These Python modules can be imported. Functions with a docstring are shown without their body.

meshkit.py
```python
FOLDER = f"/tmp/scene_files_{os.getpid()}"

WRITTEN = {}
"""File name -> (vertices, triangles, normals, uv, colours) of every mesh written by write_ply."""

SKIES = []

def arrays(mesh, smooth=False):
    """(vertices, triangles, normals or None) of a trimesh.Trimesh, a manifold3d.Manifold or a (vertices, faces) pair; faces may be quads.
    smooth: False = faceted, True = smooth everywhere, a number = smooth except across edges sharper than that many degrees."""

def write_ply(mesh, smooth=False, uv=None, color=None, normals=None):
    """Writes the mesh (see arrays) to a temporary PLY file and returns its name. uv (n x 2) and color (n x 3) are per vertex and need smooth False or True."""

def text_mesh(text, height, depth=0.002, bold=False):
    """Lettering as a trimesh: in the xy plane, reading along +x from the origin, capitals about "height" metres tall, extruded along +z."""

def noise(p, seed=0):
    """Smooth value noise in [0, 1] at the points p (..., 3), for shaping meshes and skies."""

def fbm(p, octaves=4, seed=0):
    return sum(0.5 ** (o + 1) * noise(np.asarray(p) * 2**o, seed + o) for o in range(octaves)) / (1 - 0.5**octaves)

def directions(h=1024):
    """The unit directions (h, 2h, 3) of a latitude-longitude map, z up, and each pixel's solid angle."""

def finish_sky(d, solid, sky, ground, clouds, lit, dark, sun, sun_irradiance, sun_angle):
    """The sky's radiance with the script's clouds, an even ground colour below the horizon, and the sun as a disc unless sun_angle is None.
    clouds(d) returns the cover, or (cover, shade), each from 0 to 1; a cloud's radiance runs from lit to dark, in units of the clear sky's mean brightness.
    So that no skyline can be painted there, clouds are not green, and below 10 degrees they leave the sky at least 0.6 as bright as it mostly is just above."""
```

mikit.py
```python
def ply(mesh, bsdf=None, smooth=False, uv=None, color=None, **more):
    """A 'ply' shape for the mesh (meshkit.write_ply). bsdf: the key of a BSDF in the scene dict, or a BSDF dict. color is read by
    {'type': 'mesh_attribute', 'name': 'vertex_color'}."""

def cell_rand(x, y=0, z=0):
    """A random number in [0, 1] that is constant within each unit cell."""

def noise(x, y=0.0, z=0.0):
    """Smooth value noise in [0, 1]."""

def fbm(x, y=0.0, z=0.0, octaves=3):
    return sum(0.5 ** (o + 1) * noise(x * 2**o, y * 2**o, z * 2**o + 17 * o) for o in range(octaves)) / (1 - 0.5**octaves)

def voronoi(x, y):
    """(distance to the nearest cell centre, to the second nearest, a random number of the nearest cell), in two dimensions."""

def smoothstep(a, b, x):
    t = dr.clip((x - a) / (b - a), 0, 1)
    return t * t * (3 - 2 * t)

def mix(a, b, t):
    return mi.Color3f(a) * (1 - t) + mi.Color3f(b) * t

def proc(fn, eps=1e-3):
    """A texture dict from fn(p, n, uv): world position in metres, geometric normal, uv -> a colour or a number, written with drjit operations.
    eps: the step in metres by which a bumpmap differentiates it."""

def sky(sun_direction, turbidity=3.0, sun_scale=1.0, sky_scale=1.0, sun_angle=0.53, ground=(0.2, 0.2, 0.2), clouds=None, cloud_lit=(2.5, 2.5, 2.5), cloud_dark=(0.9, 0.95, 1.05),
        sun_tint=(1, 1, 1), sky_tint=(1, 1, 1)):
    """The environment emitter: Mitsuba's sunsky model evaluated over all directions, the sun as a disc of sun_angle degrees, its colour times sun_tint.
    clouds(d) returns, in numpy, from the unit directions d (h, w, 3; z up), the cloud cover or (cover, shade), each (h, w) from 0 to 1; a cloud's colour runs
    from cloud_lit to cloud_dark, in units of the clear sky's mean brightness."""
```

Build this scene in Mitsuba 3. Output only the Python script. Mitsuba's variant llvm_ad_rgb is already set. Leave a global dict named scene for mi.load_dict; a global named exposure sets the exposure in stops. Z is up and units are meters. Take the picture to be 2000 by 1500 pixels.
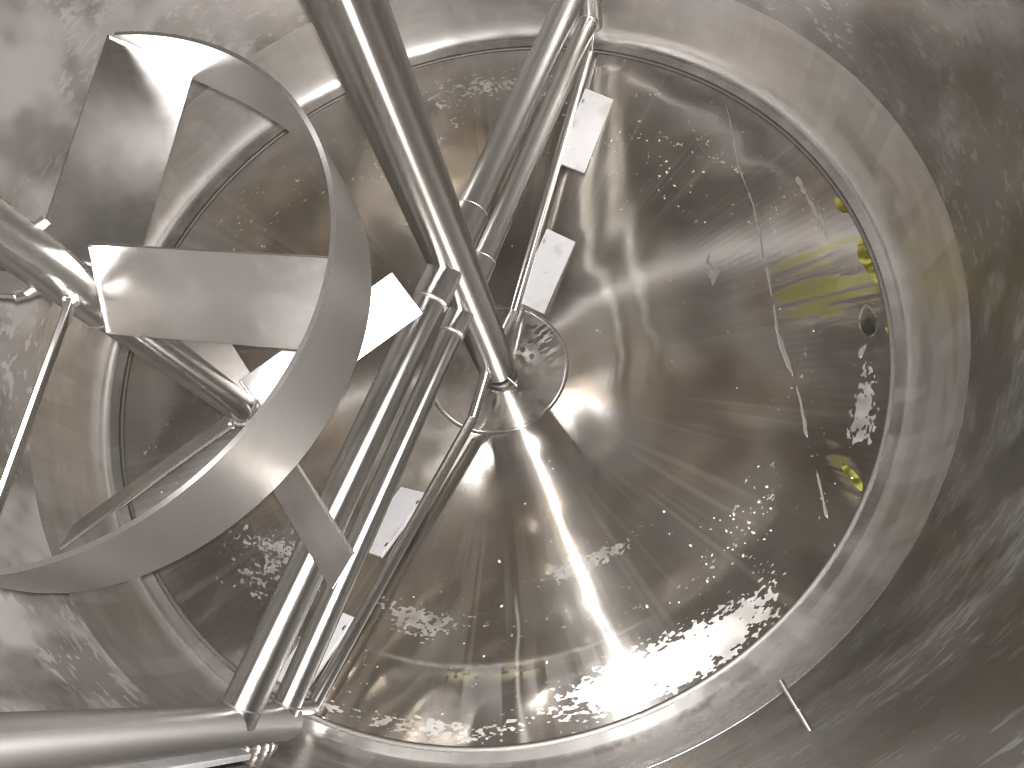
import math
import numpy as np
import drjit as dr
import mitsuba as mi
import manifold3d as m3
import trimesh
import mikit
from mikit import proc, noise, fbm, smoothstep, mix

rng = np.random.default_rng(7)
T = mi.ScalarTransform4f
scene, labels = {}, {}

# ------------------------------------------------------------------ camera, light, exposure
CAM = np.array([0.8524, 0.0, 1.6036])
FWD = np.array([-0.44128, 0.01144, -0.89730])
DOWN = np.array([0.82808, -0.38010, -0.41208])
RIGHT = np.array([0.34578, 0.92488, -0.15826])
FOV = 2 * math.degrees(math.atan(1000 / 1305.3))
exposure = 0.0
scene['camera'] = {'type': 'perspective', 'fov': FOV, 'fov_axis': 'x', 'near_clip': 0.01, 'far_clip': 50.0,
                   'to_world': T().look_at(origin=CAM.tolist(), target=(CAM + FWD).tolist(), up=(-DOWN).tolist())}
# the phone's flash: a small round LED beside the lens
FLASH = CAM + RIGHT * 0.004 - DOWN * 0.010 - FWD * 0.004
scene['flash_lamp'] = {'type': 'disk', 'to_world': T().look_at(origin=FLASH.tolist(), target=(FLASH + FWD).tolist(), up=(-DOWN).tolist()).scale(0.006),
                       'bsdf': {'type': 'diffuse', 'reflectance': {'type': 'rgb', 'value': 0.6}},
                       'emitter': {'type': 'area', 'radiance': {'type': 'rgb', 'value': [120000, 116200, 113500]}}}
labels['flash_lamp'] = {'label': 'small round white flash lamp beside the lens, shining down into the tank', 'category': 'lamp'}

# ------------------------------------------------------------------ helpers


def numbered(name):
    if name not in scene and not any(k.startswith(name + '__') for k in scene):
        return name
    i = 1
    while f'{name}_{i:03d}' in scene:
        i += 1
    return f'{name}_{i:03d}'


def obj(parent, name, mesh, bsdf, smooth=False, uv=None, label=None):
    key = numbered(f'{parent}__{name}' if parent else name)
    scene[key] = mikit.ply(mesh, bsdf, smooth=smooth, uv=uv)
    if label:
        labels[key] = {'label': label}
    return key


def thing(key, label, cat, group=None, **kw):
    labels[key] = {'label': label, 'category': cat, **({'group': group} if group else {}), **kw}
    return key


class Mesh:
    """vertices, faces and uv, joined strip by strip so that edges between strips stay crisp under smooth shading"""

    def __init__(self):
        self.v, self.f, self.uv, self.n = [], [], [], 0

    def grid(self, P, UV, flip=False):
        a, b = P.shape[:2]
        idx = np.arange(a * b).reshape(a, b) + self.n
        q = np.stack([idx[:-1, :-1], idx[1:, :-1], idx[1:, 1:], idx[:-1, 1:]], -1).reshape(-1, 4)
        t = np.vstack([q[:, [0, 1, 2]], q[:, [0, 2, 3]]])
        self.f.append(t[:, ::-1] if flip else t)
        self.v.append(P.reshape(-1, 3))
        self.uv.append(UV.reshape(-1, 2))
        self.n += a * b

    def out(self):
        return np.vstack(self.v), np.vstack(self.f)

    def put(self, parent, name, bsdf, label=None, smooth=True):
        return obj(parent, name, self.out(), bsdf, smooth, np.vstack(self.uv), label)


def revolve(prof, closed=False, sides=256, c=(0, 0), th0=0.0, th1=2 * math.pi, groups=None, wob=None):
    """surface of revolution about a vertical line; each list in prof is a smooth strip of (r, z)"""
    m = Mesh()
    th = np.linspace(th0, th1, sides + 1)
    for strip in prof:
        s = np.asarray(strip, float)
        L = np.r_[0, np.cumsum(np.linalg.norm(np.diff(s, axis=0), axis=1))]
        P = np.empty((len(s), sides + 1, 3))
        P[..., 0] = c[0] + s[:, :1] * np.cos(th)
        P[..., 1] = c[1] + s[:, :1] * np.sin(th)
        P[..., 2] = s[:, 1:]
        if wob is not None:
            P = wob(P)
        UV = np.stack(np.broadcast_arrays(th[None] * 0.6, L[:, None]), -1)
        m.grid(P, UV)
    return m


def tube(path, rad, sides=48, caps=True, bevel=0.0):
    """round bar along a polyline, mitred at its kinks"""
    m = Mesh()
    p = np.asarray(path, float)
    d = np.diff(p, axis=0)
    d /= np.linalg.norm(d, axis=1, keepdims=True)
    a = np.cross(d[0], [0.31, 0.2, 0.93] if abs(d[0][2]) < 0.9 else [1.0, 0.1, 0])
    a /= np.linalg.norm(a)
    th = np.linspace(0, 2 * math.pi, sides + 1)
    rings = []
    for i in range(len(d)):
        a = a - d[i] * (a @ d[i])
        a /= np.linalg.norm(a)
        b = np.cross(d[i], a)
        o = rad * (np.cos(th)[:, None] * a + np.sin(th)[:, None] * b)
        ends = []
        for j, s in ((i, 0), (i + 1, 1)):
            k = i - 1 if s == 0 else i
            if 0 <= k and k + 1 < len(d):
                n = d[k] + d[k + 1]
                t = -(o @ n) / (d[i] @ n)
                ends.append(p[j] + o + t[:, None] * d[i])
            else:
                off = bevel if s == 0 else -bevel
                ends.append(p[j] + o + d[i] * off)
        L = np.linalg.norm(p[i + 1] - p[i])
        N = max(2, int(L / 0.15) + 1)
        w = np.linspace(0, 1, N)[:, None, None]
        P = ends[0] * (1 - w) + ends[1] * w
        UV = np.stack(np.broadcast_arrays(th[None] * rad, np.linspace(0, L, N)[:, None]), -1)
        m.grid(P, UV, flip=True)
        rings.append((ends, a, b, d[i]))
    if caps:
        for s, (ring, dd, c) in enumerate(((rings[0][0][0], -rings[0][3], p[0]), (rings[-1][0][1], rings[-1][3], p[-1]))):
            rr = c + (ring - c - dd * ((ring - c) @ dd)[:, None]) * ((rad - bevel) / rad)
            if bevel:
                m.grid(np.stack([ring, rr]), np.zeros((2, sides + 1, 2)), flip=bool(s))
            cc = np.broadcast_to(c, rr.shape)
            m.grid(np.stack([rr, cc]), np.stack([np.stack([th, th * 0], -1), np.stack([th, th * 0 + rad], -1)]), flip=bool(s))
    return m


def torus(c, axis, R, r, sides=48, k=10):
    axis = np.asarray(axis, float) / np.linalg.norm(axis)
    a = np.cross(axis, [0.3, 0.9, 0.2])
    a /= np.linalg.norm(a)
    b = np.cross(axis, a)
    th = np.linspace(0, 2 * math.pi, sides + 1)
    ph = np.linspace(0, 2 * math.pi, k + 1)
    e = np.cos(th)[:, None] * a + np.sin(th)[:, None] * b
    wob = 1 + 0.12 * np.sin(th * 31)
    P = np.asarray(c) + (R + r * np.cos(ph))[:, None, None] * e[None] + (r * np.sin(ph))[:, None, None] * axis * wob[None, :, None]
    m = Mesh()
    m.grid(P, np.zeros(P.shape[:2] + (2,)))
    return m


def cbox(sx, sy, sz, ch, M):
    """box with chamfered edges, M = 4x4"""
    h = np.array([sx, sy, sz]) / 2
    pts = []
    for s in np.array(np.meshgrid([-1, 1], [-1, 1], [-1, 1])).reshape(3, -1).T:
        for k in range(3):
            q = (h - ch) * s
            q[k] = h[k] * s[k]
            pts.append(q)
    m = trimesh.convex.convex_hull(np.array(pts))
    m.apply_transform(M)
    return m


def frame(o, x, y, z):
    M = np.eye(4)
    M[:3, 0], M[:3, 1], M[:3, 2], M[:3, 3] = x, y, z, o
    return M


# ------------------------------------------------------------------ materials
def rgb(*c):
    return {'type': 'rgb', 'value': list(c)}


def steel(au, av=None, refl=(0.66, 0.63, 0.595)):
    d = {'type': 'roughconductor', 'material': 'none', 'distribution': 'ggx', 'specular_reflectance': refl if isinstance(refl, dict) else rgb(*refl)}
    if av is None:
        d['alpha'] = au
    else:
        d['alpha_u'], d['alpha_v'] = av, au
    return d


def gauss(x, s):
    return dr.exp(-dr.square(x / s))


def polar(p):
    return dr.sqrt(p.x * p.x + p.y * p.y), dr.atan2(p.y, p.x)


def cone_bump(p, n, uv):
    r, th = polar(p)
    # dents of the beaten sheet, and the rings left by polishing
    w = 0.0032 * fbm(p.x * 8, p.y * 8, 3.0, 2)
    w += 0.00003 * noise(r * 240, th * 2.0, 1.0)
    return w


def spot(r, th, r0, t0, sr, st):
    return gauss(r - r0, sr) * gauss(th - t0, st)


def cone_residue(p, n, uv):
    r, th = polar(p)
    zone = dr.maximum(spot(r, th, 0.845, 0.14, 0.05, 0.30) * 1.05, spot(r, th, 0.835, -0.04, 0.045, 0.13) * 0.95)
    zone = dr.maximum(zone, spot(r, th, 0.675, -0.56, 0.035, 0.20) * 0.72)
    zone = dr.maximum(zone, spot(r, th, 0.600, 0.04, 0.022, 0.20) * 0.95)
    zone = dr.maximum(zone, spot(r, th, 0.852, 0.88, 0.024, 0.13) * 1.0)
    zone = dr.maximum(zone, spot(r, th, 0.865, -0.50, 0.022, 0.35) * 0.70)
    zone = dr.maximum(zone, spot(r, th, 0.70, -1.05, 0.12, 0.20) * 0.62)
    zone = dr.maximum(zone, spot(r, th, 0.74, 0.50, 0.03, 0.16) * 0.52)
    zone = dr.maximum(zone, spot(r, th, 0.80, 2.75, 0.06, 0.40) * 0.55)
    zone = dr.maximum(zone, 0.22 * gauss(r - 0.75, 0.2))
    a = fbm(th * 12, r * 34, 5.0, 3)
    b = noise(th * 70, r * 170, 9.0)
    c = noise(th * 130, r * 320, 4.0)
    v = zone + 0.50 * (a - 0.5) + 0.52 * (b - 0.5) + 0.46 * (c - 0.5)
    thick = 0.18 + 0.55 * fbm(th * 30, r * 40, 2.0, 2)
    thick += 0.35 * spot(r, th, 0.85, 0.05, 0.07, 0.34)  # residue raised here to widen the white flash glare
    return smoothstep(0.54, 0.68, v) * dr.clip(thick, 0, 0.85)


def tide(r, th):
    # the curved tide line low on the cone, the drips that ran down from it and a yellowish crust under it
    w = 0.003 * (fbm(th * 14, 2.0, 1.0, 3) - 0.5) * 2
    end = smoothstep(-0.68, -0.55, th) * (1 - smoothstep(0.02, 0.16, th))
    q = 0.5 + 0.5 * noise(th * 60, r * 300, 8.0)
    line = gauss(r - 0.755 - w, 0.0042) * end * q
    below = smoothstep(0.752, 0.76, r) * end
    k = noise(th * 44, r * 1.2, 6.0)
    drips = below * smoothstep(0.60, 0.74, k) * (1 - smoothstep(0.80, 0.90, r + 0.1 * (noise(th * 30, 4.0, 4.0) - 0.5)))
    long = gauss(th + 0.232 + 0.012 * noise(r * 16, 3.0, 3.0), 0.0052 + 0.006 * smoothstep(0.83, 0.89, r)) * smoothstep(0.60, 0.66, r)
    crust = (gauss(th + 0.245, 0.055) + gauss(th + 0.385, 0.045)) * gauss(r - 0.771, 0.011) * smoothstep(0.35, 0.5, noise(th * 90, r * 160, 3.0) * 0.5 + fbm(th * 30, r * 60, 5.0, 2) * 0.5)
    return line, drips, long, crust


def cone_film(p, n, uv):
    """thin, dull drying film: wide faint clouds and runs over the polished steel"""
    r, th = polar(p)
    a = fbm(p.x * 5, p.y * 5, 2.0, 4)
    runs = noise(th * 34, r * 2.0, 6.0) * noise(th * 71, r * 3.0, 1.0)
    line, drips, long, crust = tide(r, th)
    return 0.20 * line + 0.10 * drips + 0.26 * long + 0.30 * crust + 0.34 * yellow_streak(p) + 0.028 + 0.05 * smoothstep(0.45, 0.7, a) + 0.07 * smoothstep(0.30, 0.6, runs) * smoothstep(0.35, 0.6, r)




def yellow_streak(p):
    r, th = polar(p)
    z = gauss(r - 0.79, 0.11) * gauss(th - 1.265, 0.17) * 1.45 + gauss(r - 0.845, 0.05) * gauss(th - 0.735 + (r - 0.83) * 1.2, 0.045) * 1.35  # two yellow zones near the right rim, broken into streaks
    q = noise(r * 7, th * 58, 3.0) * 0.95 + noise(r * 20, th * 140, 5.0) * 0.65 - 0.36
    rim = smoothstep(0.84, 0.885, r) * 0.25
    return smoothstep(0.46, 0.95, z * (0.24 + q * 1.1) + rim * smoothstep(0.25, 0.6, z))


def film_colour(p, n, uv):
    r, th = polar(p)
    line, drips, long, crust = tide(r, th)
    pale = mix((0.30, 0.275, 0.245), (0.50, 0.485, 0.46), dr.clip(line + drips + long, 0, 1))
    return mix(mix(pale, (0.44, 0.41, 0.24), crust), (0.165, 0.155, 0.05), yellow_streak(p))


scene['film'] = {'type': 'diffuse', 'reflectance': rgb(0.27, 0.24, 0.205)}
scene['cone_film'] = {'type': 'diffuse', 'reflectance': proc(film_colour)}
scene['residue'] = {'type': 'blendbsdf', 'weight': 0.45, 'a': steel(0.20, 0.24, (0.80, 0.785, 0.765)), 'b': {'type': 'diffuse', 'reflectance': rgb(0.5, 0.48, 0.455)}}


def cone_tint(p, n, uv):
    a = fbm(p.x * 6, p.y * 6, 11.0, 3)
    r, th = polar(p)
    yellow_amt = yellow_streak(p)
    return mix(mix((0.60, 0.582, 0.56), (0.54, 0.465, 0.375), smoothstep(0.48, 0.68, a)), (0.46, 0.44, 0.24), yellow_amt)


scene['cone_clean'] = {'type': 'blendbsdf', 'weight': 0.22, 'a': steel(0.008, 0.02, proc(cone_tint)), 'b': steel(0.05, 0.30, (0.58, 0.56, 0.535))}
scene['cone_filmed'] = {'type': 'blendbsdf', 'weight': proc(cone_film), 'a': {'type': 'ref', 'id': 'cone_clean'}, 'b': {'type': 'ref', 'id': 'cone_film'}}
scene['cone_steel'] = {'type': 'twosided', 'bsdf': {'type': 'bumpmap', 'arbitrary': proc(cone_bump, eps=8e-4), 'scale': 1.0,
                       'bsdf': {'type': 'blendbsdf', 'weight': proc(cone_residue), 'a': {'type': 'ref', 'id': 'cone_filmed'}, 'b': {'type': 'ref', 'id': 'residue'}}}}


def ring_bump(p, n, uv):
    r, th = polar(p)
    return 0.0026 * fbm(th * 9, p.z * 9, 3.0, 2) + 0.00012 * noise(th * 3, uv.y * 500, 1.0)


def ring_film_glare(p, n, uv):
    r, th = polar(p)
    glare = 0.45 * gauss(th - 0.03, 0.24) * smoothstep(0.38, 0.60, fbm(th * 26, uv.y * 24, 7.0, 3))  # pale film painted here as flash glare spilling over the rim
    return glare + 0.04 + 0.12 * smoothstep(0.35, 0.7, fbm(th * 6, uv.y * 30, 1.0, 3)) + 0.10 * smoothstep(0.5, 0.7, noise(th * 25, uv.y * 6, 3.0))


scene['film_light'] = {'type': 'diffuse', 'reflectance': rgb(0.48, 0.46, 0.44)}
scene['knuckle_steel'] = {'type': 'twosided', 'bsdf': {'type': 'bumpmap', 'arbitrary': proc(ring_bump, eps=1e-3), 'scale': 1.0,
                          'bsdf': {'type': 'blendbsdf', 'weight': proc(ring_film_glare), 'a': steel(0.05, 0.13, (0.62, 0.605, 0.59)), 'b': {'type': 'diffuse', 'reflectance': rgb(0.33, 0.315, 0.30)}}}}


def coated(th):
    return dr.maximum(smoothstep(1.5, 2.3, dr.abs(th + 0.2)), smoothstep(0.55, 1.1, -th))


def wall_mask(p, n, uv):
    r, th = polar(p)
    big = fbm(th * 5, p.z * 7, 4.0, 4)
    flecks = noise(th * 34, p.z * 90, 2.0) * 0.5 + noise(th * 75, p.z * 210, 7.0) * 0.5
    side = coated(th)
    m = 0.11 + 0.45 * smoothstep(0.40, 0.66, big) * (0.30 + 0.70 * side) + 0.35 * side
    m += (0.22 + 0.22 * side) * smoothstep(0.56, 0.72, flecks + 0.6 * (big - 0.5))
    return dr.clip(m, 0, 0.9)


def wall_colour(p, n, uv):
    r, th = polar(p)
    a = fbm(th * 8, p.z * 9, 1.0, 3)
    far = coated(th)   # the side away from the manway carries a thick pale coat
    return mix(mix((0.065, 0.06, 0.056), (0.19, 0.186, 0.182), smoothstep(0.35, 0.65, a)), mix((0.20, 0.187, 0.178), (0.38, 0.362, 0.348), smoothstep(0.3, 0.65, a)), far)


def wall_tint(p, n, uv):
    r, th = polar(p)
    a = fbm(th * 3, p.z * 9, 21.0, 3)
    return mix((0.35, 0.343, 0.337), (0.35, 0.322, 0.29), smoothstep(0.46, 0.66, a))


def wall_bump(p, n, uv):
    r, th = polar(p)
    return 0.0040 * fbm(th * 6, p.z * 8, 8.0, 2) + 0.00025 * fbm(th * 40, p.z * 90, 2.0, 2)


scene['wall_film'] = {'type': 'diffuse', 'reflectance': proc(wall_colour)}
scene['wall_steel'] = {'type': 'twosided', 'bsdf': {'type': 'bumpmap', 'arbitrary': proc(wall_bump, eps=1.5e-3), 'scale': 1.0,
                       'bsdf': {'type': 'blendbsdf', 'weight': proc(wall_mask), 'a': steel(0.035, 0.11, proc(wall_tint)), 'b': {'type': 'ref', 'id': 'wall_film'}}}}


def plate_residue_glint(p, n, uv):
    a = fbm(p.x * 28, p.y * 28, 2.0, 3)
    rust = gauss(p.x + 0.012, 0.032) * gauss(p.y - 0.088, 0.028)
    glint = gauss(p.x + 0.02, 0.065) * gauss(p.y - 0.150, 0.022) * smoothstep(0.45, 0.55, noise(p.x * 170, p.y * 50, 4.0))  # white streaks painted on as a sparkle of the plate
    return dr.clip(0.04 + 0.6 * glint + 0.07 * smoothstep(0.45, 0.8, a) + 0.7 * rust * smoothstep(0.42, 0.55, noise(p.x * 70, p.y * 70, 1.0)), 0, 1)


def plate_colour(p, n, uv):
    rust = gauss(p.x + 0.012, 0.032) * gauss(p.y - 0.088, 0.028) * smoothstep(0.35, 0.6, noise(p.x * 45, p.y * 45, 5.0))
    return mix((0.46, 0.45, 0.43), (0.10, 0.055, 0.025), rust)


scene['plate_film'] = {'type': 'diffuse', 'reflectance': proc(plate_colour)}
scene['plate_steel'] = {'type': 'twosided', 'bsdf': {'type': 'blendbsdf', 'weight': proc(plate_residue_glint), 'a': steel(0.018, None, (0.64, 0.62, 0.59)), 'b': {'type': 'ref', 'id': 'plate_film'}}}


def rough_tube(p, n, uv):
    return 0.08 + 0.06 * fbm(p.x * 12, p.y * 12, p.z * 12, 2)


def tube_bump(p, n, uv):
    return 0.00012 * fbm(p.x * 20, p.y * 20, p.z * 20, 2) + 0.00002 * noise(p.x * 260, p.y * 260, p.z * 260)


scene['tube_steel'] = {'type': 'twosided', 'bsdf': {'type': 'blendbsdf', 'weight': 0.012, 'a': {'type': 'roughconductor', 'material': 'none', 'specular_reflectance': rgb(0.60, 0.58, 0.56), 'alpha_u': 0.06, 'alpha_v': 0.42}, 'b': {'type': 'ref', 'id': 'film_light'}}}
scene['arm_steel'] = {'type': 'twosided', 'bsdf': {'type': 'bumpmap', 'arbitrary': proc(tube_bump, eps=1e-3), 'scale': 1.0,
                      'bsdf': {'type': 'blendbsdf', 'weight': 0.03, 'a': {'type': 'roughconductor', 'material': 'none', 'specular_reflectance': rgb(0.68, 0.68, 0.66), 'alpha_u': 0.22, 'alpha_v': 0.085}, 'b': {'type': 'ref', 'id': 'film_light'}}}}
scene['bar_steel'] = {'type': 'twosided', 'bsdf': {'type': 'blendbsdf', 'weight': 0.07, 'a': steel(0.30, 0.09, (0.52, 0.50, 0.49)), 'b': {'type': 'ref', 'id': 'film_light'}}}
scene['weld_steel'] = {'type': 'twosided', 'bsdf': steel(0.2, None, (0.74, 0.71, 0.68))}


def blade_rough(p, n, uv):
    return 0.095 + 0.02 * fbm(p.x * 60, p.y * 60, p.z * 60, 2)


def blade_film(p, n, uv):
    return 0.045 + 0.03 * smoothstep(0.4, 0.7, fbm(p.x * 14, p.y * 14, p.z * 14, 3))


scene['blade_steel'] = {'type': 'twosided', 'bsdf': {'type': 'blendbsdf', 'weight': proc(blade_film),
                        'a': {'type': 'roughconductor', 'material': 'none', 'specular_reflectance': rgb(0.74, 0.725, 0.71), 'alpha': proc(blade_rough)}, 'b': {'type': 'ref', 'id': 'film_light'}}}


def band_bump(p, n, uv):
    return 0.00006 * noise(uv.x * 40, uv.y * 900, 1.0) + 0.0003 * fbm(uv.x * 12, uv.y * 12, 2.0, 2)


scene['band_steel'] = {'type': 'twosided', 'bsdf': {'type': 'bumpmap', 'arbitrary': proc(band_bump, eps=6e-4), 'scale': 1.0,
                       'bsdf': {'type': 'blendbsdf', 'weight': 0.055, 'a': steel(0.06, 0.20, (0.74, 0.725, 0.71)), 'b': {'type': 'ref', 'id': 'film_light'}}}}


def plastic(p, n, uv):
    a = fbm(p.x * 18, p.y * 18, p.z * 18, 3)
    sc = noise(p.x * 300, p.y * 40, p.z * 90)
    return mix((0.50, 0.50, 0.512), (0.34, 0.325, 0.30), 0.55 * smoothstep(0.55, 0.8, a) + 0.25 * smoothstep(0.78, 0.9, sc))


scene['ptfe'] = {'type': 'roughplastic', 'diffuse_reflectance': proc(plastic), 'alpha': 0.035, 'int_ior': 1.5}
scene['dark_metal'] = {'type': 'twosided', 'bsdf': steel(0.3, None, (0.25, 0.24, 0.23))}


def yellow_weight(p, n, uv):
    return 0.06 + 0.5 * smoothstep(0.40, 0.62, fbm(p.x * 60, p.y * 24, 2.0, 3))


def yellow_colour(p, n, uv):
    return mix((0.30, 0.285, 0.04), (0.44, 0.42, 0.12), fbm(p.x * 40, p.y * 40, p.z * 40, 2))


scene['yellow_tint'] = {'type': 'twosided', 'bsdf': {'type': 'blendbsdf', 'weight': proc(yellow_weight), 'a': steel(0.05, None, (0.46, 0.43, 0.13)), 'b': {'type': 'diffuse', 'reflectance': proc(yellow_colour)}}}
scene['pale_film'] = {'type': 'twosided', 'bsdf': {'type': 'blendbsdf', 'weight': 0.42, 'a': steel(0.16, None, (0.62, 0.60, 0.58)), 'b': {'type': 'diffuse', 'reflectance': rgb(0.52, 0.505, 0.485)}}}
scene['thin_film'] = {'type': 'twosided', 'bsdf': {'type': 'blendbsdf', 'weight': 0.17, 'a': steel(0.10, None, (0.58, 0.56, 0.54)), 'b': {'type': 'diffuse', 'reflectance': rgb(0.50, 0.48, 0.45)}}}

scene['cover_steel'] = {'type': 'twosided', 'bsdf': {'type': 'blendbsdf', 'weight': 0.04, 'a': steel(0.06, None, (0.27, 0.255, 0.235)), 'b': {'type': 'ref', 'id': 'film'}}}

# ------------------------------------------------------------------ the tank
R0, R1, Z1, R2, Z2, TOP = 0.190, 0.893, 0.265, 0.9545, 0.4675, 1.74
SLOPE = Z1 / (R1 - R0)


def cone_z(r):
    return max(r - R0, 0) * SLOPE


def shell(parent, name, inner, bsdf, t=0.006, label=None, wob=None):
    """inner profile, an outer skin t metres behind it and closed edges"""
    s = np.asarray(inner, float)
    d = np.gradient(s, axis=0)
    n = np.stack([d[:, 1], -d[:, 0]], 1) / np.linalg.norm(d, axis=1)[:, None]
    o = s + n * t
    m = revolve([s, o[::-1], [o[0], s[0]], [s[-1], o[-1]]], wob=wob)
    return m.put(parent, name, bsdf, label)




def hump_waves(P):
    # not a true cone: front hump added to catch the flash, faint waves around
    r, th = np.hypot(P[..., 0], P[..., 1]), np.arctan2(P[..., 1], P[..., 0])
    P = P.copy()
    P[..., 2] += 0.019 * np.exp(-((r - 0.775) / 0.066) ** 2 - ((th - 0.03) / 0.42) ** 2)
    P[..., 2] += 0.0008 * np.sin(th * 5 + 1) * np.sin((r - R0) * 9) * (r > R0 + 0.01)
    return P


tank = thing('tank', 'round stainless steel mixing tank with a conical bottom, stained with dried residue', 'tank')
shell(tank, 'bottom_cone', [(r, cone_z(r)) for r in np.linspace(R0 + 0.002, R1, 90)], 'cone_steel', wob=hump_waves, label='polished conical tank bottom with grey residue patches')
# the knuckle: goes on in the cone's slope, turns up in a tight bend and leans into the wall
kp = [(R1 + 0.004, Z1 + 0.005), (0.915, 0.2765)]
for q in np.linspace(0, 1, 16):   # bend
    b0, b1, b2 = np.array([0.918, 0.278]), np.array([0.9345, 0.288]), np.array([0.9425, 0.330])
    kp.append(tuple(b0 * (1 - q) ** 2 + 2 * b1 * q * (1 - q) + b2 * q * q))
for q in np.linspace(0.06, 1, 14):
    b0, b1, b2 = np.array([0.9425, 0.330]), np.array([0.9535, 0.388]), np.array([R2, Z2])
    kp.append(tuple(b0 * (1 - q) ** 2 + 2 * b1 * q * (1 - q) + b2 * q * q))
kn = kp
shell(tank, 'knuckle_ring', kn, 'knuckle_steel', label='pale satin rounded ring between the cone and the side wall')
shell(tank, 'side_wall', [(R2 + 0.0004, z) for z in np.linspace(Z2 - 0.006, TOP, 40)], 'wall_steel', label='dark stained cylindrical side wall')
# weld beads
m = revolve([[(R1 + 0.002 + 0.006 * math.cos(t), Z1 + 0.003 + 0.004 * math.sin(t)) for t in np.linspace(0, math.pi * 2, 9)]], sides=256)
m.put(tank, 'weld_seam', 'dark_metal')
m = revolve([[(R0 * q, -0.020 + 0.022 * q * q) for q in np.linspace(0, 0.97, 16)], [(R0 * 0.97, 0.0007), (R0 - 0.002, 0.0035), (R0 + 0.003, 0.004)], [(R0 + 0.003, 0.004), (R0 + 0.003, -0.03)], [(R0 + 0.003, -0.03), (0.0, -0.03)]], sides=128)
m.put(tank, 'outlet_plate', 'plate_steel', 'round flat outlet plate at the foot of the cone, with a rust spot')
# the cover with its manway, above and behind the camera
cs = m3.CrossSection.circle(R2 + 0.03, 96) - m3.CrossSection.circle(0.20, 64).translate((0.72, 0.0))
obj(tank, 'cover', m3.Manifold.extrude(cs, 0.012).translate((0, 0, TOP)), 'cover_steel')
nk = m3.CrossSection.circle(0.206, 64) - m3.CrossSection.circle(0.20, 64)
obj(tank, 'manway_neck', m3.Manifold.extrude(nk, 0.16).translate((0.72, 0.0, TOP + 0.013)), 'wall_steel')

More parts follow.
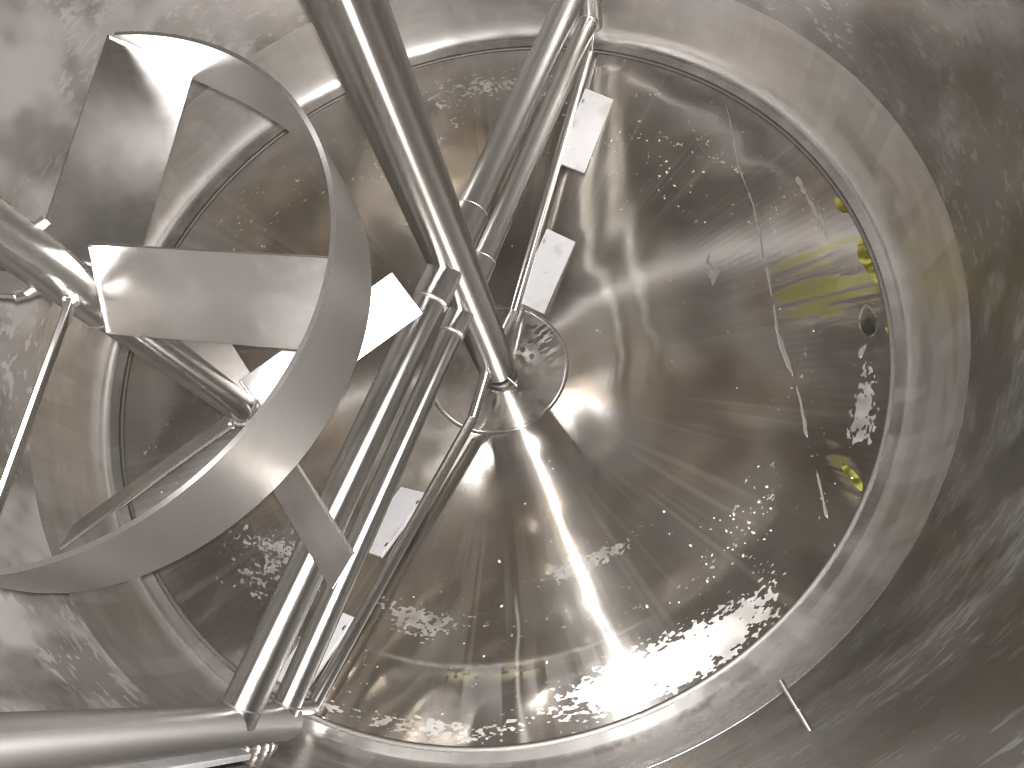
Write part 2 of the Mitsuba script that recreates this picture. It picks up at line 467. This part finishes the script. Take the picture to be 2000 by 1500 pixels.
# ------------------------------------------------------------------ the anchor agitator on the tank's axis
PHI = -0.7135
U = np.array([math.cos(PHI), math.sin(PHI), 0])
V = np.array([-U[1], U[0], 0])
ZZ = np.array([0, 0, 1.0])
RB = 0.905
ZA, ZB = 0.519, 0.366
an = thing('anchor_agitator', 'steel anchor agitator: thick centre shaft, paired cross arms and white scraper blades', 'agitator')
tube([(0, 0, 0.006), (0, 0, TOP + 0.2)], 0.0508, 96, bevel=0.004).put(an, 'shaft', 'tube_steel', 'thick polished centre shaft')
torus((0, 0, 0.005), ZZ, 0.034, 0.005).put(an, 'foot_ring', 'weld_steel')
ft = tube([(0, 0, -0.021), (0, 0, 0.006)], 0.027, 48)
ft.put(an, 'foot_bush', 'dark_metal')
for s in (1, -1):
    u = U * s
    for z, rad, rc in ((ZA, 0.0325, 0.0368), (ZB, 0.0255, 0.0295)):
        e = 0.112 if z == ZA else 0.098
        k = tube([u * 0.03 + ZZ * z, u * e + ZZ * z], rc, 64, bevel=0.0015).put(an, 'collar', 'arm_steel')
        torus(u * (e + 0.001) + ZZ * z, u, rad + 0.001, 0.0022, 64).put(an, 'weld_bead', 'weld_steel')
        tube([u * (e - 0.02) + ZZ * z, u * (RB - 0.005) + ZZ * z], rad, 64).put(an, 'arm', 'arm_steel')
        torus(u * (RB - 0.031) + ZZ * z, u, rad + 0.0006, 0.0016, 64).put(an, 'weld_bead', 'weld_steel')
    tube([u * RB + ZZ * (ZB - 0.032), u * RB + ZZ * (TOP - 0.12)], 0.031, 64, bevel=0.003).put(an, 'side_bar', 'bar_steel')
    # the scraper rail: from the shaft's foot down to the cone, up along it and up to the side bar
    rail = [u * 0.045 + ZZ * 0.060, u * 0.155 + ZZ * 0.040, u * 0.872 + ZZ * 0.286, u * 0.880 + ZZ * (ZB - 0.02)]
    if s == 1:
        rail = [u * 0.022 + ZZ * 0.070, u * 0.172 + ZZ * 0.044 + V * 0.006, u * 0.876 + ZZ * 0.281 + V * 0.011, u * 0.882 + ZZ * (ZB - 0.02) + V * 0.004]
    tube(rail, 0.0140, 40).put(an, 'scraper_rail', 'arm_steel', 'thin bent rail of the scraper blades close above the cone')
    # scraper blades: white slabs bolted along the rail's trailing side, reaching down to the cone
    spans = ((0.565, 0.770), (0.185, 0.388)) if s == -1 else ((0.405, 0.575), (0.708, 0.865))
    # in this copy the trailing side is the opposite one
    t = V * s * (-1)
    if s == -1:
        t = V * 1.0
    else:
        t = -V * 1.0
    ru = (u + ZZ * SLOPE) / np.linalg.norm(u + ZZ * SLOPE)
    rn = np.cross(ru, t)
    rn = rn if rn[2] > 0 else -rn
    for k, (ra, rb2) in enumerate(spans):
        rm = (ra + rb2) / 2
        zr = 0.046 + (rm - 0.172) * (0.286 - 0.046) / (0.872 - 0.172)
        a0 = u * rm + ZZ * (zr - 0.002) + t * 0.008
        rr = math.hypot(rm, 0.088)
        b0 = u * rm + t * 0.088 + ZZ * (cone_z(rr) + 0.006)
        x = (b0 - a0)
        W = np.linalg.norm(x)
        x = x / W
        y = ru - x * (ru @ x)
        y /= np.linalg.norm(y)
        n = np.cross(x, y)
        n = n if n[2] > 0 else -n
        M = frame((a0 + b0) / 2, x, y, n)
        bl = obj(an, 'scraper_blade', cbox(W, (rb2 - ra) / (u @ ru), 0.009, 0.0012, M if np.linalg.det(M) > 0 else frame((a0 + b0) / 2, x, -y, n)), 'ptfe',
                 label='glossy white plastic scraper blade')
        for q in (-0.36, 0.36):
            c = a0 + x * 0.007 + y * q * (rb2 - ra)
            obj(bl, 'bolt', cbox(0.007, 0.010, 0.010, 0.001, frame(c + n * 0.001, x, np.cross(n, x), n)), 'dark_metal')
# the split pin sticking out of the shaft's foot
pin = tube([(0.030, 0.008, 0.016), (0.052, 0.019, 0.010), (0.074, 0.030, 0.004)], 0.0028, 16)
pin.put(an, 'foot_pin', 'weld_steel')
tube([(0.072, 0.029, 0.0045), (0.077, 0.0315, 0.0032)], 0.005, 16, bevel=0.001).put(an, 'pin_head', 'weld_steel')
# wall scraper on the near side bar: white strip held by a hinge pin with nuts
hb = U * (RB + 0.041) + V * 0.002
tube([hb + ZZ * 0.345, hb + ZZ * 0.46], 0.006, 20, bevel=0.001).put(an, 'hinge_pin', 'weld_steel')
for z in (0.352, 0.372, 0.402, 0.438):
    tube([hb + ZZ * z, hb + ZZ * (z + 0.012)], 0.0095, 6).put(an, 'hinge_nut', 'weld_steel')
obj(an, 'wall_scraper', cbox(0.010, 0.05, 0.5, 0.0015, frame(hb + ZZ * 0.71 - V * 0.005 + U * 0.001, U, V, ZZ)), 'ptfe', label='white plastic wall scraper strip on the side bar')

# ------------------------------------------------------------------ the turbine agitator beside it
CX = np.array([0.222, -0.430])
C3 = np.array([CX[0], CX[1], 0.0])
tu = thing('turbine_agitator', 'slender steel agitator with pitched blades at two heights and a curved outer band', 'agitator')
tube([C3 + ZZ * 0.622, C3 + ZZ * (TOP + 0.2)], 0.0255, 64, bevel=0.003).put(tu, 'shaft', 'tube_steel', 'slender steel shaft ending at the lower blades')
tube([C3 + ZZ * 0.965, C3 + ZZ * (TOP + 0.2)], 0.0290, 64, bevel=0.004).put(tu, 'hub', 'arm_steel', 'thicker sleeve that carries the upper blades')
torus(C3 + ZZ * 0.967, ZZ, 0.027, 0.003).put(tu, 'weld_bead', 'weld_steel')


def rad(a):
    return np.array([math.cos(math.radians(a)), math.sin(math.radians(a)), 0]), np.array([-math.sin(math.radians(a)), math.cos(math.radians(a)), 0])


def blade(a0, r_in, r_out, w, zc, pitch, t=0.006, name='blade', dz=0.0, label=None):
    er, et = rad(a0)
    ch = et * math.cos(math.radians(pitch)) + ZZ * math.sin(math.radians(pitch))
    e = er * (r_out - r_in) + ZZ * dz
    L = np.linalg.norm(e)
    e /= L
    ch = ch - e * (ch @ e)
    ch /= np.linalg.norm(ch)
    o = C3 + ZZ * (zc + dz / 2) + er * (r_in + r_out) / 2
    nn = np.cross(e, ch)
    for end in (-1, 1):   # weld fillets along the root and, on the banded blades, the tip
        if end == 1 and name == 'lower_blade':
            continue
        for sd in (-1, 1):
            q = o + e * end * (L / 2 - 0.0025) + nn * sd * (t / 2 + 0.0005)
            pts = [q + ch * w * f + nn * sd * 0.0006 * math.sin(f * 90 + a0) for f in np.linspace(-0.47, 0.47, 9)]
            tube(pts, 0.0026, 8).put(tu, 'weld_bead', 'weld_steel')
    return obj(tu, name, cbox(L, w, t, 0.0012, frame(o, e, ch, np.cross(e, ch))), 'blade_steel', label=label)


RH = 0.335
blade(151, 0.030, RH, 0.105, 1.015, 45, name='upper_blade', dz=0.045)
blade(61, 0.030, RH - 0.002, 0.110, 1.012, 45, name='upper_blade', dz=-0.012)
blade(-29, 0.030, RH - 0.002, 0.110, 1.012, 45, name='upper_blade', dz=-0.03)
blade(241, 0.030, RH - 0.03, 0.110, 1.015, 45, name='upper_blade')
for a0 in (16.5, 106.5, 196.5, 286.5):
    blade(a0, 0.022, 0.347, 0.092, 0.625, 42 if a0 != 106.5 else 30, name='lower_blade')
torus(C3 + ZZ * 0.625, ZZ, 0.027, 0.004).put(tu, 'weld_bead', 'weld_steel')
# the band: a hoop of flat bar round the upper blade tips
ang = np.linspace(-75, 156.5, 180)
zt = np.interp(ang, [-75, -14, 20, 60, 115, 157], [1.02, 1.031, 1.036, 1.043, 1.076, 1.095])
zl = np.interp(ang, [-75, -14, 5, 60, 90, 115, 145, 157], [0.915, 0.920, 0.925, 0.934, 0.945, 0.958, 1.015, 1.075])
from scipy.ndimage import gaussian_filter1d
zt, zl = gaussian_filter1d(zt, 8, mode='nearest'), gaussian_filter1d(zl, 6, mode='nearest')
ca, sa = np.cos(np.radians(ang)), np.sin(np.radians(ang))
arc = np.radians(ang) * RH


def ringline(r, z):
    return np.stack([CX[0] + r * ca, CX[1] + r * sa, z], -1)


mb = Mesh()
TB = 0.006
for r, fl in ((RH, False), (RH + TB, True)):
    K = 8
    w = np.linspace(0, 1, K)[:, None]
    zz = zl[None] * (1 - w) + zt[None] * w
    P = np.stack([ringline(r, zz[k]) for k in range(K)])
    mb.grid(P, np.stack(np.broadcast_arrays(arc[None], zz - zl[None]), -1), flip=fl)
for z, fl in ((zt, False), (zl, True)):
    P = np.stack([ringline(RH, z), ringline(RH + TB, z)])
    mb.grid(P, np.stack([np.stack([arc, 0 * arc], -1), np.stack([arc, 0 * arc + TB], -1)]), flip=fl)
for i, fl in ((0, False), (-1, True)):
    P = np.stack([np.stack([ringline(RH, zl)[i], ringline(RH + TB, zl)[i]]), np.stack([ringline(RH, zt)[i], ringline(RH + TB, zt)[i]])])
    mb.grid(P, np.array([[[0, 0], [TB, 0]], [[0, 0.1], [TB, 0.1]]], float), flip=fl)
mb.put(tu, 'band', 'band_steel', 'curved flat steel band round the upper blade tips')
# set screws on the hub
for a0, z in ((10, 1.03), (-60, 1.05), (120, 1.10)):
    er, et = rad(a0)
    tube([C3 + er * 0.025 + ZZ * z, C3 + er * 0.040 + ZZ * z], 0.0065, 6, bevel=0.001).put(tu, 'set_screw', 'weld_steel')

# ------------------------------------------------------------------ probe in the wall
pr = thing('temperature_probe', 'short thin steel rod sticking out of the knuckle ring near the bright flash reflection', 'probe')
pa, pb = np.array([0.9565, 0.146, 0.850]), np.array([0.8965, 0.147, 0.818])
pm = (pa + pb) / 2
tube([pa, pm], 0.0034, 20).put(pr, 'rod', 'arm_steel')
tube([pm, pb], 0.0030, 20, bevel=0.001).put(pr, 'tip', 'arm_steel')
tube([pa + (pa - pb) * 0.02, pa - (pa - pb) * 0.12], 0.0075, 24, bevel=0.001).put(pr, 'socket', 'bar_steel')
torus(pm, pa - pb, 0.0030, 0.0008, 20).put(pr, 'joint', 'dark_metal')

# ------------------------------------------------------------------ pale streaks and yellow patches on the cone


def floor_z(x, y):
    r = np.hypot(x, y)
    P = np.stack([x, y, np.maximum(r - R0, 0) * SLOPE], -1)
    return hump_waves(P)[..., 2]


def patch(name, pts, widths, bsdf, label, cat, lift=0.0012, seed=1, kind='stuff', step=0.0025, ragged=0.45, gap=0.0, soft=4.0):
    """an irregular crust along a line of (r, theta) on the cone: rounded edges, ragged outline"""
    g = np.random.default_rng(seed)
    xy = np.array([[r * math.cos(t), r * math.sin(t)] for r, t in pts])
    L = np.r_[0, np.cumsum(np.linalg.norm(np.diff(xy, axis=0), axis=1))]
    n = int(L[-1] / step) + 2
    s = np.linspace(0, L[-1], n)
    x, y = np.interp(s, L, xy[:, 0]), np.interp(s, L, xy[:, 1])
    w = np.interp(s, L, widths)
    w1 = w * (1 + ragged * gaussian_filter1d(g.normal(size=n), soft) * 1.6 * soft ** 0.5)
    w2 = w * (1 + ragged * gaussian_filter1d(g.normal(size=n), soft) * 1.6 * soft ** 0.5)
    taper = np.sqrt(np.clip(np.minimum(s, L[-1] - s) / (np.maximum(w, 0.003) * 2.5), 0, 1))
    w1, w2 = np.maximum(w1, 0.0004) * taper, np.maximum(w2, 0.0004) * taper
    if gap:
        k = gaussian_filter1d(g.normal(size=n), 5.0) * 4.2
        cut = np.clip((k + 1.0 - gap) * 2, 0, 1)
        w1, w2 = w1 * cut, w2 * cut
    tx, ty = np.gradient(x), np.gradient(y)
    q = np.hypot(tx, ty)
    nx, ny = -ty / q, tx / q
    cols = []
    for e, h in ((-1, 0.05), (-0.8, 0.8), (0, 1.0), (0.8, 0.8), (1, 0.05)):
        ww = np.maximum(np.where(e < 0, w1, w2), 0)
        px, py = x + nx * ww * e, y + ny * ww * e
        cols.append(np.stack([px, py, floor_z(px, py) + 0.0003 + lift * h * np.minimum(ww / 0.002, 1)], -1))
    m = Mesh()
    m.grid(np.stack(cols), np.zeros((5, n, 2)), flip=True)
    key = m.put(None, name, bsdf)
    labels[key] = {'label': label, 'category': cat, 'kind': kind} if kind else {'label': label, 'category': cat}


patch('pale_streak', [(0.870, 1.95), (0.850, 1.912), (0.778, 1.78), (0.740, 1.62), (0.723, 1.548), (0.694, 1.351), (0.689, 1.131), (0.716, 0.97)],  # thin broken white streak across the right of the cone
      [0.0010, 0.0014, 0.0014, 0.0012, 0.0034, 0.0020, 0.0030, 0.005], 'thin_film', 'long thin broken white streak down the right of the cone', 'residue', seed=3, kind=None, gap=-0.3)
patch('pale_streak', [(0.72, 0.97), (0.745, 0.86), (0.77, 0.77), (0.80, 0.70), (0.865, 0.574), (0.888, 0.54)],
      [0.001, 0.003, 0.005, 0.0014, 0.0022, 0.003], 'thin_film', 'lower thin white streak that ends at the cone rim', 'residue', seed=4, kind=None, gap=-0.3)
patch('pale_streak', [(0.60, 1.55), (0.585, 1.47), (0.575, 1.40)], [0.004, 0.009, 0.012], 'thin_film', 'short broad grey smear of residue right of the lower white scraper blade', 'residue', seed=5, kind=None, ragged=0.8, soft=2.0, lift=0.0005)
patch('pale_streak', [(0.85, 1.62), (0.84, 1.53), (0.835, 1.45), (0.83, 1.38)], [0.004, 0.0035, 0.004, 0.0025], 'thin_film', 'crusty white smear near the rim above the yellow patches', 'residue', seed=6, kind=None, ragged=0.7, soft=3.2, lift=0.0006)
ys = [([(0.884, 1.50), (0.889, 1.44)], [0.013, 0.011], 'yellow streak by the rim, topmost of the yellow patches', 0.3),
      ([(0.884, 1.36), (0.888, 1.30), (0.889, 1.22)], [0.008, 0.015, 0.007], 'brightest yellow patch, against the right rim of the cone', 0.3),
      ([(0.887, 1.10), (0.892, 1.08)], [0.005, 0.006], 'small crumpled yellow flake at the right rim', 0.9),
      ([(0.835, 0.735), (0.865, 0.705), (0.885, 0.68)], [0.004, 0.010, 0.009], 'bent yellow streak lower right near the rim', 0.4)]
for k, (pts, w, lab, rag) in enumerate(ys):
    patch('yellow_patch', pts, w, 'yellow_tint', lab, 'film', seed=40 + k, kind=None, step=0.002, ragged=rag * 0.8, lift=0.0006, soft=4.5)
patch('pale_drop', [(0.852, 1.060), (0.845, 1.045), (0.840, 1.02)], [0.002, 0.004, 0.0025], 'thin_film', 'small pale drop of residue under the clear wet blob at the right', 'residue', seed=60, kind=None, ragged=0.35)
# a clear drop of liquid
ico = trimesh.creation.icosphere(subdivisions=4, radius=1.0)
q = np.array(ico.vertices)
hw = 0.017 * (1 - 0.55 * np.clip(q[:, 0], 0, 1) ** 1.2)
lx, ly = q[:, 0] * 0.040, q[:, 1] * hw
cr, ct = 0.858, 1.125
er_, et_ = np.array([math.cos(ct), math.sin(ct)]), np.array([-math.sin(ct), math.cos(ct)])
wx = er_[0] * (cr + ly) + et_[0] * lx
wy = er_[1] * (cr + ly) + et_[1] * lx
q = np.stack([wx, wy, floor_z(wx, wy) + 0.0006 + np.maximum(q[:, 2], 0) * 0.007], -1)
scene['water_drop'] = mikit.ply((q, np.array(ico.faces)), {'type': 'dielectric', 'int_ior': 1.34}, smooth=True)
thing('water_drop', 'clear glassy wet blob lying on the cone near the right rim, beside the yellow patches', 'drop')
# droplets and grains
dm = []
for k in range(150):
    if k < 40:
        r, t = 0.74 + rng.normal() * 0.03, 0.48 + rng.normal() * 0.14
    elif k < 75:
        r, t = 0.66 + rng.normal() * 0.05, 2.0 + rng.normal() * 0.12
    else:
        r, t = 0.25 + 0.62 * rng.random(), rng.uniform(-math.pi, math.pi)
    s = 0.0012 + 0.0022 * rng.random() ** 2
    b = trimesh.creation.icosphere(subdivisions=1, radius=1.0)
    b.apply_scale([s * (1 + rng.random()), s, s * 0.5])
    b.apply_transform(trimesh.transformations.rotation_matrix(rng.uniform(0, 6.28), [0, 0, 1]))
    x, y = r * math.cos(t), r * math.sin(t)
    b.apply_translation([x, y, float(floor_z(np.array(x), np.array(y))) + 0.0005])
    dm.append(b)
k = obj(None, 'residue_grains', trimesh.util.concatenate(dm), 'pale_film', True)
labels[k] = {'label': 'small pale grains and dried drops scattered over the cone', 'category': 'residue', 'kind': 'stuff'}
